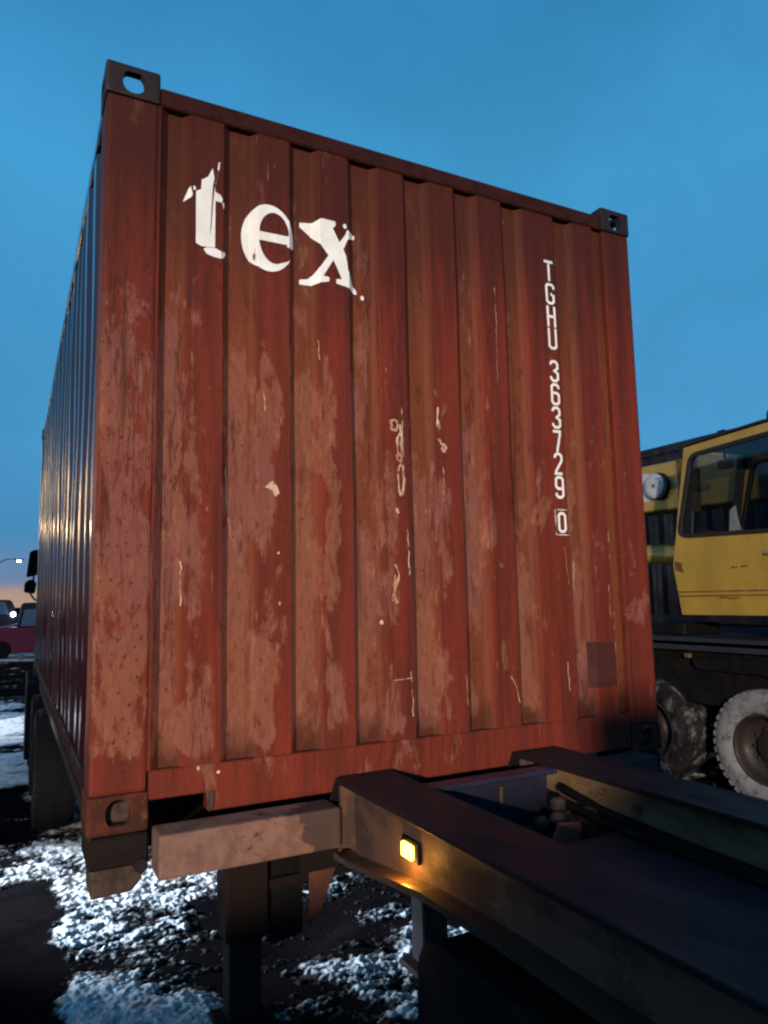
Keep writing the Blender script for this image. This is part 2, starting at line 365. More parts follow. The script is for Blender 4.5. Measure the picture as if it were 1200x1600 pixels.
def snow_cover(x, y):
    """where snow lies: patches, with a bare track imitating a shadow on the near side, thinned under the trailer for dimmer light"""
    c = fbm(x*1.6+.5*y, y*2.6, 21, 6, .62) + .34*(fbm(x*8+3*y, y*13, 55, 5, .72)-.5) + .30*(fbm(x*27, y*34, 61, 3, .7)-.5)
    shade_gap = step(x, .16, -.04)*step(y, 3.38, 3.24)*step(y, -3, -1)      # snow left out to imitate a straight-edged shadow beside the trailer
    under = step(x, .65, 1.0)  # thins the snow rightward, imitating the lamp's falloff
    far_shade_gap = step(y, 3.5, 4.2)*step(y, 6.6, 5.6)*step(x, .3, -.2)  # bare ground in place of a shadow further along
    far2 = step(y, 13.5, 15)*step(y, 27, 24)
    return c + .085 - .5*shade_gap - .15*under - .35*far_shade_gap - .3*far2
def snowz(x, y):
    c = snow_cover(x, y)
    return mudz(x, y) + .085*np.clip(c-.44, -.3, .28) + .018*(fbm(x*13+.8*y, y*15, 33, 4, .62)-.5) + .020*(fbm(x*45, y*52, 41, 2)-.5)
grid('ground', -300, 300, -120, 480, 12, lambda x, y: np.full_like(x, -.12), M['mud'], 'structure')
grid('mud', -9, 9, -4, 45, .09, mudz, M['mud'], 'structure')
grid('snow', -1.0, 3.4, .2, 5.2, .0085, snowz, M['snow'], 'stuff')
grid('snow', -7, 6, 5.2, 44, .08, snowz, M['snow'], 'stuff')
grid('snow', 3.4, 8.8, -1, 5.2, .05, snowz, M['snow'], 'stuff')
grid('hills', -260, 260, 380, 420, 8, lambda x, y: -1 + 7*fbm(x*.02, y*.01, 77)*step(y, 380, 398), M['mud'], 'structure')

# ------------------------------------------------------------------ shipping container
CON = thing('shipping_container', 'rust red shipping container with white lettering standing on the trailer', 'container', (0, 0, Z0))
CW, CL, CH = 2.438, 6.058, 2.591
LS = [.183, .409, .662, .910, 1.163, 1.411, 1.664, 1.966]; RS = [.290, .542, .789, 1.047, 1.291, 1.538, 1.790, 2.090]
YO, YI = .008, .036
prof = [(.165, YI if False else YO)]
prof = [(.172, YO)]
for l, r_ in zip(LS, RS): prof += [(l, YO), (l+.029, YI), (r_-.030, YI), (r_, YO)]
prof += [(2.205, YO), (2.226, .03), (2.27, .03)]
def wall_y(x):
    for (xa, ya), (xb, yb) in zip(prof, prof[1:]):
        if xa <= x <= xb: return ya + (yb-ya)*(x-xa)/max(xb-xa, 1e-6)
    return YO
def corrugated(profile, z0, z1, thick, axis, sgn=1):
    """profile: (along, depth); axis 1 = sheet facing y, 0 = facing x; slightly dented sheets"""
    o = MB(); zs = [z0 + (z1-z0)*k/24 for k in range(25)]
    def P(a, d, z): return (a, d, z) if axis == 1 else (d, a, z)
    fr = [[o.bm.verts.new(P(a, d + .0055*(math.sin(3.1*z+5*a)*math.sin(1.7*z-3*a)), z)) for z in zs] for a, d in profile]
    for A, B in zip(fr, fr[1:]):
        for k in range(len(zs)-1): o.bm.faces.new((A[k], B[k], B[k+1], A[k+1]))
    bk = [[o.bm.verts.new(P(a, d + thick*sgn, z)) for z in (z0, z1)] for a, d in profile]
    for A, B in zip(bk, bk[1:]): o.bm.faces.new((A[0], A[1], B[1], B[0]))
    return o
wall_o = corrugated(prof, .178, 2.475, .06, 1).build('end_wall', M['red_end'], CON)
rib = wall_o.data.attributes.new('rib', 'FLOAT', 'POINT')          # where a point lies within its rib: whole number = left edge of a recess
kx = [.172] + [q for l, r_ in zip(LS, RS) for q in (l, r_)] + [2.27]; kv = [-.3] + [q for k in range(len(LS)) for q in (k, k+.5)] + [7.9]
for v_ in wall_o.data.vertices: rib.data[v_.index].value = float(np.interp(v_.co.x, kx, kv))
def side_prof(sign):
    base = 0.008 if sign > 0 else CW-.008; out = []; y = .165; d = .036*sign
    while y < 5.86:
        out += [(y, base), (y+.072, base), (y+.14, base+d), (y+.21, base+d)]; y += .278
    out += [(5.89, base)]; return out
corrugated(side_prof(1), .155, 2.50, .06, 0).build('side_wall', M['red_side'], CON)
corrugated(side_prof(-1), .155, 2.50, .06, 0, -1).build('side_wall', M['red_side'], CON)
for x0, x1 in ((0, .172), (2.268, CW)):
    MB().box((x0, 0, .118), (x1, .16, 2.473)).build('corner_post', M['red_post'], CON, .012, 2)
    MB().box((x0, CL-.16, .118), (x1, CL, 2.473)).build('corner_post', M['red_side'], CON, .012, 2)
# hollow corner castings with their oval holes
def casting_mesh():
    def as_obj(mb, nm):
        bmesh.ops.recalc_face_normals(mb.bm, faces=mb.bm.faces); me = bpy.data.meshes.new(nm); mb.bm.to_mesh(me); mb.bm.free()
        o = bpy.data.objects.new(nm, me); COL.objects.link(o); return o
    mb = MB().box((-.006, -.006, -.118), (.178, .162, 0)); bmesh.ops.recalc_face_normals(mb.bm, faces=mb.bm.faces)
    bmesh.ops.bevel(mb.bm, geom=list(mb.bm.edges), offset=.010, segments=2, profile=.6, affect='EDGES')
    body = as_obj(mb, 'casting_body'); cuts = [as_obj(MB().box((.024, .026, -.092), (.200, .200, -.022)), 'cut')]
    ov = rrect(.050, -.104, .124, -.020, .034)
    ov = [(u, min(w, -.026)) for u, w in ov]
    cuts.append(as_obj(MB().prism(ov, 1, -.05, .05), 'cut'))
    cuts.append(as_obj(MB().prism([(.022, w) if False else (u, w) for u, w in rrect(.040, .028, .138, .300, .03)], 2, -.06, .05), 'cut'))
    cuts.append(as_obj(MB().prism(rrect(.045, -.1, .13, -.025, .03), 0, -.05, .05), 'cut'))
    for c in cuts:
        md = body.modifiers.new('cut', 'BOOLEAN'); md.object = c; md.operation = 'DIFFERENCE'; md.solver = 'EXACT'
    dg = bpy.context.evaluated_depsgraph_get(); dg.update(); me = bpy.data.meshes.new_from_object(body.evaluated_get(dg))
    for o in cuts + [body]: bpy.data.objects.remove(o)
    return me
cast = casting_mesh()
for sx in (1, -1):
    for sy in (1, -1):
        for sz in (1, -1):
            me = cast.copy(); me.name = 'corner_casting'
            me.transform(Matrix.Translation((0 if sx > 0 else CW, 0 if sy > 0 else CL, CH if sz > 0 else 0)) @ Matrix.Diagonal((sx, sy, sz, 1)))
            if sx*sy*sz < 0: me.flip_normals()
            link_mesh('corner_casting', me, M['grime_red'] if sz > 0 else M['casting'], CON)
# rails
MB().box((.178, .002, 2.475), (2.260, .075, 2.545)).build('top_rail', M['red_rail'], CON, .006)
MB().box((.178, CL-.075, 2.475), (2.260, CL-.002, 2.545)).build('top_rail', M['grime_red'], CON)
for x0, x1 in ((.004, .07), (CW-.07, CW-.004)):
    MB().box((x0, .163, 2.50), (x1, CL-.163, 2.56)).build('top_rail', M['red_side'], CON, .006)
    xa = -.004 if x0 < 1 else CW-.06
    MB().box((xa, .163, .09), (xa+.064, CL-.163, .155)).build('bottom_rail', M['rail_dark'], CON, .006)
MB().prism([(.178, .088), (.366, .088), (.366, .028), (2.26, .028), (2.26, .178), (.178, .178)], 1, -.001, .058).build('bottom_rail', M['red_end'], CON, .004)
MB().box((.178, CL-.06, .03), (2.26, CL-.002, .178)).build('bottom_rail', M['red_side'], CON)
MB().box((.172, CL-.05, .178), (2.268, CL-.01, 2.475)).build('door', M['red_side'], CON)
MB().box((.06, .168, 2.535), (2.378, CL-.168, 2.555)).box((.18, .07, 2.536), (2.258, .17, 2.554)).box((.18, CL-.17, 2.536), (2.258, CL-.07, 2.554)).build('roof', M['roof'], CON)
MB().box((.062, .06, .10), (2.376, CL-.07, .13)).build('floor', M['mud_steel'], CON)
MB().prism([(.368, .03), (.382, .045), (.386, .092), (.368, .092)], 1, -.012, -.002).build('rail_lug', M['bolster'], CON)

# lettering and marks, draped over the corrugation
def drape(bm, name, mat, lift=.0016, parent=CON):
    for xc, _ in prof:
        bmesh.ops.bisect_plane(bm, geom=bm.verts[:]+bm.edges[:]+bm.faces[:], plane_co=(xc, 0, 0), plane_no=(1, 0, 0))
    for v in list(bm.verts):
        z = v.co.y
        v.co = Vector((v.co.x, wall_y(v.co.x) + .0055*(math.sin(3.1*z+5*v.co.x)*math.sin(1.7*z-3*v.co.x)) - lift, z))
    for f in bm.faces:
        f.normal_update()
        if f.normal.y > 0: f.normal_flip()
    me = bpy.data.meshes.new(name); bm.to_mesh(me); bm.free(); return link_mesh(name, me, mat, parent)
def subdiv_z(bm):
    zs = [v.co.y for v in bm.verts]; z = math.ceil(min(zs)/.048)*.048
    while z < max(zs):
        bmesh.ops.bisect_plane(bm, geom=bm.verts[:]+bm.edges[:]+bm.faces[:], plane_co=(0, z, 0), plane_no=(0, 1, 0)); z += .048
    return bm
def polys(outl): return subdiv_z(fill2d(outl))
T_ = [[(.3105, 1.990), (.330, 1.981), (.3795, 1.986), (.3795, 2.165), (.403, 2.163), (.4065, 2.178), (.398, 2.192), (.3785, 2.200), (.377, 2.222), (.3715, 2.160), (.366, 2.06), (.3605, 2.025), (.3625, 2.07), (.3665, 2.16), (.370, 2.225), (.375, 2.249), (.3685, 2.289), (.352, 2.252), (.329, 2.234), (.327, 2.197), (.309, 2.186)],
      [(.338, 1.972), (.349, 1.981), (.383, 1.984), (.404, 1.975), (.405, 1.949), (.376, 1.950), (.349, 1.957)],
      [(.4075, 1.975), (.4185, 1.979), (.4215, 1.972), (.412, 1.952), (.4075, 1.951)],
      [(.266, 2.144), (.291, 2.157), (.298, 2.170), (.290, 2.200), (.283, 2.19)], [(.300, 2.188), (.308, 2.190), (.307, 2.203), (.299, 2.203)],
      [(.405, 2.162), (.412, 2.165), (.414, 2.155), (.410, 2.138)]]
drape(polys(T_), 'logo_letter', M['letter'])
drape(polys([[(.381, 2.222), (.389, 2.262), (.396, 2.318), (.390, 2.318), (.384, 2.27), (.379, 2.235)]]), 'paint_residue', M['thin_line'])
def ell(cx, cz, a, b, a0, a1, n=24): return [(cx+a*math.cos(R(a0+(a1-a0)*k/n)), cz+b*math.sin(R(a0+(a1-a0)*k/n))) for k in range(n+1)]
e_out = ell(.583, 2.066, .1, .131, 0, 334, 40)
E_ = [[(.683, 2.045)] + e_out[:] + [(.668, 1.994), (.650, 1.983)] + ell(.606, 2.066, .062, .098, 292, 190, 16) + [(.5445, 2.052), (.652, 2.052), (.654, 2.042)],
      [(.5455, 2.086)] + ell(.603, 2.086, .058, .083, 176, 4, 16) + [(.657, 2.086)]]
drape(polys(E_), 'logo_letter', M['letter'])
X_ = [[(.712, 2.168), (.712, 2.150), (.752, 2.122), (.788, 2.085), (.822, 2.045), (.793, 2.000), (.765, 1.962), (.745, 1.945), (.711, 1.937), (.711, 1.918), (.758, 1.920), (.824, 1.939), (.825, 1.956), (.800, 1.958), (.822, 1.995), (.843, 2.030), (.862, 1.992), (.877, 1.958), (.854, 1.954), (.854, 1.936), (.899, 1.930), (.953, 1.917), (.953, 1.933), (.928, 1.955), (.906, 2.000), (.897, 2.058), (.886, 2.082), (.905, 2.128), (.946, 2.149), (.947, 2.164), (.903, 2.166), (.894, 2.143), (.869, 2.108), (.841, 2.160), (.852, 2.172), (.853, 2.190), (.795, 2.192), (.765, 2.176)],
      ell(.893, 2.180, .008, .010, 0, 340, 10)]
drape(polys(X_), 'logo_letter', M['letter'])
drape(polys([ell(.979, 1.909, .008, .010, 0, 340, 10)]), 'logo_dot', M['letter'])
def ribbon(bm, pts, w, closed=False, rag=None):
    n = len(pts); L = []; Rr = []
    for i in range(n):
        p = Vector(pts[i]); a = Vector(pts[i-1]) if (i or closed) else None; b = Vector(pts[(i+1) % n]) if (i < n-1 or closed) else None
        da = (p-a).normalized() if a is not None else (b-p).normalized(); db = (b-p).normalized() if b is not None else da
        na = Vector((-da.y, da.x)); nb = Vector((-db.y, db.x)); mm = (na+nb); mm = mm.normalized() if mm.length > 1e-4 else na
        k = min(1/max(mm.dot(na), .1), 1.5)
        ka, kb = (k*rag.uniform(.2, 1.7), k*rag.uniform(.2, 1.7)) if rag else (k, k)
        L.append(bm.verts.new((*(p+mm*w/2*ka), 0))); Rr.append(bm.verts.new((*(p-mm*w/2*kb), 0)))
    for i in range(n if closed else n-1):
        j = (i+1) % n; bm.faces.new((L[i], Rr[i], Rr[j], L[j]))
W_ = .0125
G = {'T': [[(0, .94), (1, .94)], [(.5, .87), (.5, 0)]],
     'G': [[(.93, .74), (.9, .88), (.68, .95), (.32, .95), (.12, .86), (.12, .14), (.32, .05), (.68, .05), (.88, .14), (.88, .48)], [(.55, .48), (.745, .48)]],
     'H': [[(.12, 0), (.12, 1)], [(.88, 0), (.88, 1)], [(.25, .5), (.75, .5)]],
     'U': [[(.12, 1), (.12, .14), (.32, .05), (.68, .05), (.88, .14), (.88, 1)]],
     '3': [[(.10, .78), (.14, .88), (.34, .95), (.66, .95), (.86, .86), (.86, .64), (.52, .51), (.88, .40), (.88, .14), (.68, .05), (.32, .05), (.12, .14), (.1, .24)]],
     '6': [[(.88, .76), (.86, .87), (.68, .95), (.32, .95), (.12, .86), (.12, .14), (.32, .05), (.68, .05), (.88, .14), (.88, .47), (.68, .56), (.27, .56)]],
     '7': [[(.04, .94), (.82, .94), (.80, .82), (.42, 0)]],
     '2': [[(.10, .76), (.14, .87), (.34, .95), (.66, .95), (.86, .86), (.86, .66), (.18, .14), (.14, .06), (.9, .06)]],
     '0': 'loop'}
G['9'] = [[(1-x, 1-y) for x, y in q] for q in G['6']]
for ch, zt in zip('TGHU363729', (2.252, 2.140, 2.030, 1.924, 1.771, 1.663, 1.555, 1.447, 1.343, 1.237)):
    bm = bmesh.new(); h = .1; w_ = .052; x0 = 1.903
    for q in G[ch]: ribbon(bm, [(x0+u*w_, zt-h+v*h) for u, v in q], W_)
    drape(subdiv_z(bm), 'number_character', M['number'])
bm = bmesh.new(); ribbon(bm, [(1.909+u*.048, .984+v*.09) for u, v in [(.12, .16), (.32, .05), (.68, .05), (.88, .16), (.88, .84), (.68, .95), (.32, .95), (.12, .84)]], W_, True)
drape(subdiv_z(bm), 'number_character', M['number'])
bm = bmesh.new(); ribbon(bm, [(1.896, .974), (1.970, .974), (1.970, 1.086), (1.896, 1.086)], .0035, True)
drape(subdiv_z(bm), 'check_digit_box', M['thin_line'])
drape(polys([[(2.055, .30), (2.06, .50), (2.203, .492), (2.203, .30)]]), 'paint_patch', M['patch'], .0012)
def scratch(pts, w, closed=False, mat='scuff', wob=.003):
    rnd = random.Random(int(pts[0][0]*1e4)+int(pts[0][1]*1e3)); out = []
    for i in range(len(pts)-(0 if closed else 1)):
        a = Vector(pts[i]); b = Vector(pts[(i+1) % len(pts)]); n = max(1, int((b-a).length/.02))
        for k in range(n): out.append(tuple(a.lerp(b, k/n) + Vector((rnd.uniform(-wob, wob), 0))))
    if not closed: out.append(pts[-1])
    bm = bmesh.new(); ribbon(bm, out, w, closed, rnd); drape(bm, 'scratch', M[mat], .0012)
for cx, cz, a, b in ((1.100, 1.395, .016, .022), (1.122, 1.315, .012, .045), (1.118, 1.265, .010, .018), (1.122, 1.175, .013, .062), (1.330, 1.320, .008, .014)):
    scratch([(cx+a*math.cos(R(t)), cz+b*math.sin(R(t))) for t in range(0, 360, 24)], .0085, True, wob=.003)
for pts, w in (([(1.135, 1.47), (1.137, 1.22)], .005), ([(1.302, 1.49), (1.306, 1.40)], .011), ([(1.308, 1.40), (1.316, 1.33)], .004), ([(1.325, 1.24), (1.32, 1.10)], .004),
               ([(1.145, .98), (1.150, .80)], .006), ([(1.085, .80), (1.075, .70)], .009), ([(1.10, 1.06), (1.105, 1.04)], .010), ([(.2735, .85), (.275, .70)], .007),
               ([(1.612, 2.06), (1.610, 1.62)], .0035), ([(2.012, .86), (2.000, .70)], .005), ([(1.94, .92), (1.95, .76)], .004), ([(2.225, 1.0), (2.223, .42)], .007), ([(2.19, .75), (2.19, .60)], .005),
               ([(1.148, .43), (1.152, .26)], .004), ([(1.40, .40), (1.405, .28)], .004), ([(1.68, .42), (1.685, .30)], .004), ([(1.92, .42), (1.925, .3)], .004), ([(.56, 1.47), (.565, 1.40)], .006),
               ([(.580, 1.13), (.612, 1.09)], .026), ([(1.085, .84), (1.10, .80), (1.078, .73), (1.092, .69)], .010), ([(1.126, 1.40), (1.130, 1.28)], .010), ([(1.312, 1.36), (1.318, 1.33)], .016), ([(1.07, .40), (1.15, .405)], .004), ([(1.62, .38), (1.65, .33), (1.66, .27)], .004), ([(.425, 1.18), (.435, 1.03), (.45, .93)], .003), ([(.78, 1.7), (.785, 1.62)], .004)):
    scratch(pts, w if w > .0085 else w*.62)
for x, z in ((.246, .125), (.40, .15), (.335, .17), (.70, .14), (.62, .7), (.615, .88), (1.03, .62)):
    drape(polys([ell(x, z, random.uniform(.004, .008), random.uniform(.005, .010), 0, 320, 8)]), 'chip', M['scuff'], .0012 if z > .18 else .0105)

# ------------------------------------------------------------------ trailer chassis under it
TR = thing('container_trailer', 'dark steel skeletal trailer carrying the red container, amber lamp lit', 'trailer', (1.28, 0, 0))
def ibeam(x0, x1, webx, y0, y1, zt, low):
    """I beam along y: top flange, web, bottom flange whose height follows low [(y, z)]"""
    o = MB().box((x0, y0, zt-.018), (x1, y1, zt))
    pts = [(y1, zt-.018)] + [(y0, zt-.018)] + low
    o.prism(pts, 0, webx-.008, webx+.008)
    for (ya, za), (yb, zb) in zip(low, low[1:]):
        o.prism([(ya, za), (yb, zb), (yb, zb-.02), (ya, za-.02)], 0, x0, x1)
    return o
lowL = [(-3.6, -.075), (-1.0, -.075), (-.65, -.088), (-.16, -.150), (-.06, -.155)]
TOPS = (-3.6, -.06)
MB().box((.788, -3.6, .080), (1.008, -.075, .098)).prism([(-.075, .080), (-.075, .098), (-.022, .020), (-.022, .002)], 0, .790, 1.006).build('top_flange', M['steel_dark'], TR, .003)
MB().prism([(-.075, .080), (-3.6, .080), (-3.6, -.075), (-1.0, -.075), (-.65, -.088), (-.16, -.150), (-.022, -.155), (-.022, .002)], 0, .850, .866).build('web', M['steel_rust'], TR)
o_ = MB()
for (ya, za), (yb, zb) in zip(lowL, lowL[1:]): o_.prism([(ya, za), (yb, zb), (yb, zb-.02), (ya, za-.02)], 0, .788, 1.008)
o_.build('bottom_flange', M['wet_steel'], TR)
MB().box((1.552, -3.6, .080), (1.772, -.075, .098)).prism([(-.075, .080), (-.075, .098), (-.022, .020), (-.022, .002)], 0, 1.554, 1.770).build('top_flange', M['steel_dark'], TR, .003)
MB().box((1.645, -3.6, -.16), (1.661, -.03, .080)).build('web', M['lit_tan_web'], TR)
MB().box((1.552, -3.6, -.18), (1.772, -.03, -.16)).build('bottom_flange', M['mud_steel'], TR)
for x in (.79, 1.560):       # web stiffener plates near the end
    MB().prism([(x+.004, -.13), (x+.058, -.13), (x+.058, .076), (x+.004, .076)], 1, -.110, -.098).build('stiffener', M['steel_rust'], TR)
# cross member between the rails, a C channel with its lip
MB().box((1.012, -.345, .070), (1.548, -.265, .086)).box((1.012, -.283, -.150), (1.548, -.267, .070)).box((1.012, -.345, -.166), (1.548, -.267, -.150)).build('cross_member', M['blue_steel'], TR, .004)
MB().tube([(1.325, -.300, -.02), (1.325, -.302, .045)], .007).tube([(1.325, -.300, -.02), (1.325, -.285, -.03)], .007).build('pin', M['steel_rust'], TR)
MB().box((1.012, -1.9, -.150), (1.548, -1.82, .06)).build('cross_member', M['blue_steel'], TR, .004)
# bolster the container corner sits against
MB().box((.186, -.150, -.112), (.778, -.020, .018)).build('bolster', M['bolster'], TR, .010, 2)
MB().box((1.782, -.150, -.112), (2.262, -.020, .018)).build('bolster', M['bolster'], TR, .010, 2)
for s in (0, 1):
    a, b = (.004, .182) if s == 0 else (2.266, 2.434)
    MB().box((a, -.004, -.100), (b, .24, -.006)).build('twist_lock_seat', M['mud_steel'], TR, .008)
    MB().box((a+.03, .03, .026), (b-.04, .15, .088)).build('twist_lock', M['grease'], TR, .012, 2)
    MB().prism([(a+.006, -.102), (b-.012, -.102), (b-.014, -.150), (b-.045, -.185), (a+.012, -.190)], 1, .02, .18).build('bracket', M['grease'], TR, .010, 2)
    MB().lathe([(0, .022), (.02, .022), (.022, .012)], (b-.025, -.02, -.10), 10, 1, True).build('bolt', M['steel_dark'], TR)
MB().box((.05, .26, -.13), (2.39, 5.9, -.07)).build('load_frame', M['mud_steel'], TR)
for x0 in (.80, 1.56): MB().box((x0, .30, -.34), (x0+.16, 6.6, -.135)).build('main_beam', M['mud_steel'], TR)
for x0 in (.665, 1.655):
    MB().box((x0, .88, -.80), (x0+.20, 1.06, -.14)).build('landing_leg', M['mud_steel'], TR, .012)
    lg = MB().box((x0+.025, .905, -1.14), (x0+.175, 1.035, -.80)).build('leg_tube', M['steel_dark'], TR, .01)
    MB().box((x0-.03, .86, -1.172), (x0+.23, 1.08, -1.142)).build('leg_foot', M['mud_steel'], TR, .008)
MB().prism([(.875, -.36), (1.05, -.36), (1.04, -.84), (.885, -.86)], 1, .93, .945).build('mud_flap', M['black'], TR)
MB().prism([(1.06, -.36), (1.30, -.36), (1.22, -.50), (1.12, -.74), (1.06, -.80)], 1, .88, .90).build('brace_plate', M['rust_plate'], TR, .004)
MB().box((.868, .89, -.60), (1.652, .92, -.56)).build('cross_brace', M['mud_steel'], TR)
# gear between and below the rails
MB().box((1.04, -2.6, -.075), (1.54, -.62, -.060)).build('deck_plate', M['frost_steel'], TR, .004)
MB().prism([(1.34, -.14), (1.50, -.14), (1.49, -.045), (1.40, -.035)], 1, -.52, -.505).build('reflector_plate', M['orange_plate'], TR, .004)
for p_ in ([(1.555, -.36, .02), (1.60, -.5, -.03), (1.61, -.8, -.05), (1.58, -1.6, -.06)], [(1.50, -.36, .0), (1.56, -.55, -.05), (1.57, -1.0, -.06), (1.56, -2.2, -.06)]):
    MB().tube(p_, .017, 8).build('air_hose', M['black'], TR)
for x_, y_, z_, r_ in ((1.50, -.40, -.02, .028), (1.46, -.44, -.05, .024), (1.56, -.47, -.045, .03), (1.40, -.42, -.06, .022), (1.36, -.40, -.09, .02)):
    MB().lathe([(-r_, r_*.5), (-r_*.8, r_), (r_*.8, r_), (r_, r_*.5)], (x_, y_, z_), 8, 0, True).build('coupling', M['steel_rust'], TR)
MB().tube([(1.45, -3.2, -.12), (1.45, -.9, -.13), (1.44, -.6, -.13), (1.40, -.30, -.10)], .022, 8).build('air_hose', M['black'], TR)
MB().tube([(1.50, -3.2, -.10), (1.505, -1.5, -.125), (1.49, -.8, -.11), (1.50, -.32, -.06)], .014, 8).build('air_hose', M['black'], TR)
MB().tube([(1.47, -3.2, -.08), (1.47, -1.2, -.14), (1.52, -.7, -.12), (1.46, -.31, -.09)], .012, 8).build('air_hose', M['black'], TR)
MB().lathe([(-.03, .04), (-.03, .075), (.0, .085), (.45, .085), (.48, .075), (.48, .03)], (1.24, -.95, -.16), 16, 1, True).build('brake_chamber', M['mud_steel'], TR)
MB().prism(round_poly([(-.62, -.20), (-2.6, -.16), (-2.6, -.70), (-.70, -.74), (-.60, -.50)], .12), 0, .80, 1.50).build('storage_box', M['black'], TR)
lm = MB().box((.838, -.562, -.058), (.850, -.462, .006)).build('marker_lamp', M['black'], TR, .004)
MB().box((.824, -.545, -.048), (.838, -.482, -.006)).build('lens', M['amber_on'], lm, .004)
ad = bpy.data.lights.new('amber_marker_glow', 'POINT'); ad.energy = 2.0; ad.color = (1, .42, .05); ad.shadow_soft_size = .02
ao = bpy.data.objects.new('amber_marker_glow', ad); COL.objects.link(ao); ao.location = (.806, -.52, Z0-.066)

def wheel(root, cx, cy, cz, r, w, face, tyre_mat, rim_mat=None, lugs=36, rim_r=.55):
    """wheel on an axle along x; face = -1 when its outer side looks to -x"""
    rr = r*rim_r; h = w/2; f = face
    P = [(-h*.80, rr), (-h*.96, rr+.02), (-h, rr+(r-rr)*.45), (-h*.97, r-.06), (-h*.82, r-.018), (-h*.5, r-.008), (0, r-.006), (h*.5, r-.008), (h*.82, r-.018), (h*.97, r-.06), (h, rr+(r-rr)*.45), (h*.96, rr+.02), (h*.80, rr)]
    o = MB().lathe(P, (cx, cy, cz), 56, 0)
    for k in range(lugs):
        a = 2*math.pi*k/lugs; ca, sa = math.cos(a), math.sin(a); tx = Vector((0, -sa, ca)); rd = Vector((0, ca, sa))
        for s in (-1, 1):
            c = Vector((cx, cy, cz)) + rd*(r-.014); wv = .5*2*math.pi*r/lugs*.55; sh = tx*(wv*.9*s)
            v = []
            for dx, dr in ((h*.08*s, .0), (h*.96*s, -.03), (h*.96*s, -.012), (h*.08*s, .014)):
                for t in (-1, 1): v.append(o.bm.verts.new(c + Vector((dx, 0, 0)) + rd*dr + tx*wv*t + (sh if abs(dx) < h*.5 else -sh*.2)))
            for q in ((0, 2, 3, 1), (4, 5, 7, 6), (2, 4, 6, 3) if False else (2, 4, 5, 3), (0, 1, 7, 6), (0, 6, 4, 2), (1, 3, 5, 7)): o.bm.faces.new([v[i] for i in q])
    wh = o.build('tyre', tyre_mat, root)
    Q = [(f*h*.86, rr+.004), (f*h*.92, rr-.006), (f*h*.80, rr-.022), (f*h*.55, rr-.03), (f*h*.2, rr-.045), (f*h*.1, rr*.62), (f*h*.05, rr*.55), (f*h*.35, rr*.40), (f*h*.40, rr*.36), (f*h*.42, .01)]
    MB().lathe(Q, (cx, cy, cz), 40, 0).build('rim', rim_mat or M['rim'], root)
    nb = MB()
    for k in range(10):
        a = 2*math.pi*k/10; nb.lathe([(f*h*.05, .016), (f*h*.22, .016), (f*h*.24, .008)], (cx, cy+rr*.56*math.cos(a), cz+rr*.56*math.sin(a)), 6, 0, True)
    nb.build('wheel_nut', M['rim'], root, kind='stuff')
for cy in (4.55, 5.75):
    for cx, fc in ((.14, -1), (2.30, 1)): wheel(TR, cx, cy, -.66, .50, .32, fc, M['tyre'])

# ------------------------------------------------------------------ tractor truck ahead of the container
TK = thing('truck', 'dark truck mostly hidden ahead of the red container, mirrors sticking out on one side', 'truck', (1.22, 8, 0))
MB().prism(round_poly([(6.9, -.35), (8.75, -.35), (8.8, .6), (8.55, 1.75), (8.1, 1.95), (6.9, 1.95)], .12), 0, .10, 2.34).build('cab', M['truck_paint'], TK)
MB().prism([(8.79, .68), (8.60, 1.58), (8.615, 1.58), (8.805, .68)], 0, .25, 2.19).build('windscreen', M['car_glass'], TK)
MB().box((.088, 7.6, .55), (.098, 8.4, 1.35)).build('door_window', M['car_glass'], TK, .002)
MB().box((.75, 6.2, -.55), (1.7, 6.9, -.36)).build('frame', M['mud_steel'], TK)
MB().prism(round_poly([(-.085, 1.06), (.055, 1.10), (.045, 1.42), (-.055, 1.385)], .03), 1, 7.50, 7.58).build('mirror', M['black'], TK, .01)
MB().prism(round_poly([(-.105, .88), (.02, .86), (.035, 1.0), (-.03, 1.05), (-.10, 1.0)], .03), 1, 7.50, 7.60).build('mirror', M['black'], TK, .01)
MB().tube([(.0, 7.55, 1.40), (.0, 7.55, .92), (-.03, 7.55, .86), (.02, 7.56, .79), (.11, 7.58, .76)], .012).build('mirror_arm', M['black'], TK)
for cy in (7.3,):
    for cx, fc in ((.14, -1), (2.30, 1)): wheel(TK, cx, cy, -.66, .51, .3, fc, M['tyre'])
MB().prism(round_poly([(6.2, -.9), (6.2, -.15), (6.75, .02), (6.78, -.9)], .1), 0, -.06, .5).build('fuel_tank', M['black'], TK, .01)

# ------------------------------------------------------------------ yellow mobile crane
CX = 5.6
CR = thing('mobile_crane', 'yellow mobile crane with glazed cab and snow dusted tyres beside the container', 'crane', (6.6, 1, 0))
side = [(2.398, 2.122), (2.620, .976), (2.552, .497), (.85, .497), (.72, .90), (.80, 2.19), (1.55, 2.172)]
win = round_poly([(2.325, 2.045), (2.525, 1.30), (2.455, 1.243), (1.12, 1.205), (1.10, 2.085), (1.5, 2.088)], .085, 5)
win2 = round_poly([(2.30, 2.03), (2.50, 1.32), (2.44, 1.268), (1.99, 1.256), (1.97, 2.04)], .085, 5)
win3 = round_poly([(1.80, 2.05), (1.82, 1.25), (1.05, 1.21), (1.02, 2.06)], .10, 5)
cabp = plate_yz([side, win], CX+.02, .04).build('cab_side', M['yellow'], CR)
plate_yz([side, win2, win3], CX+.88, .04).build('cab_side', M['yellow'], CR)
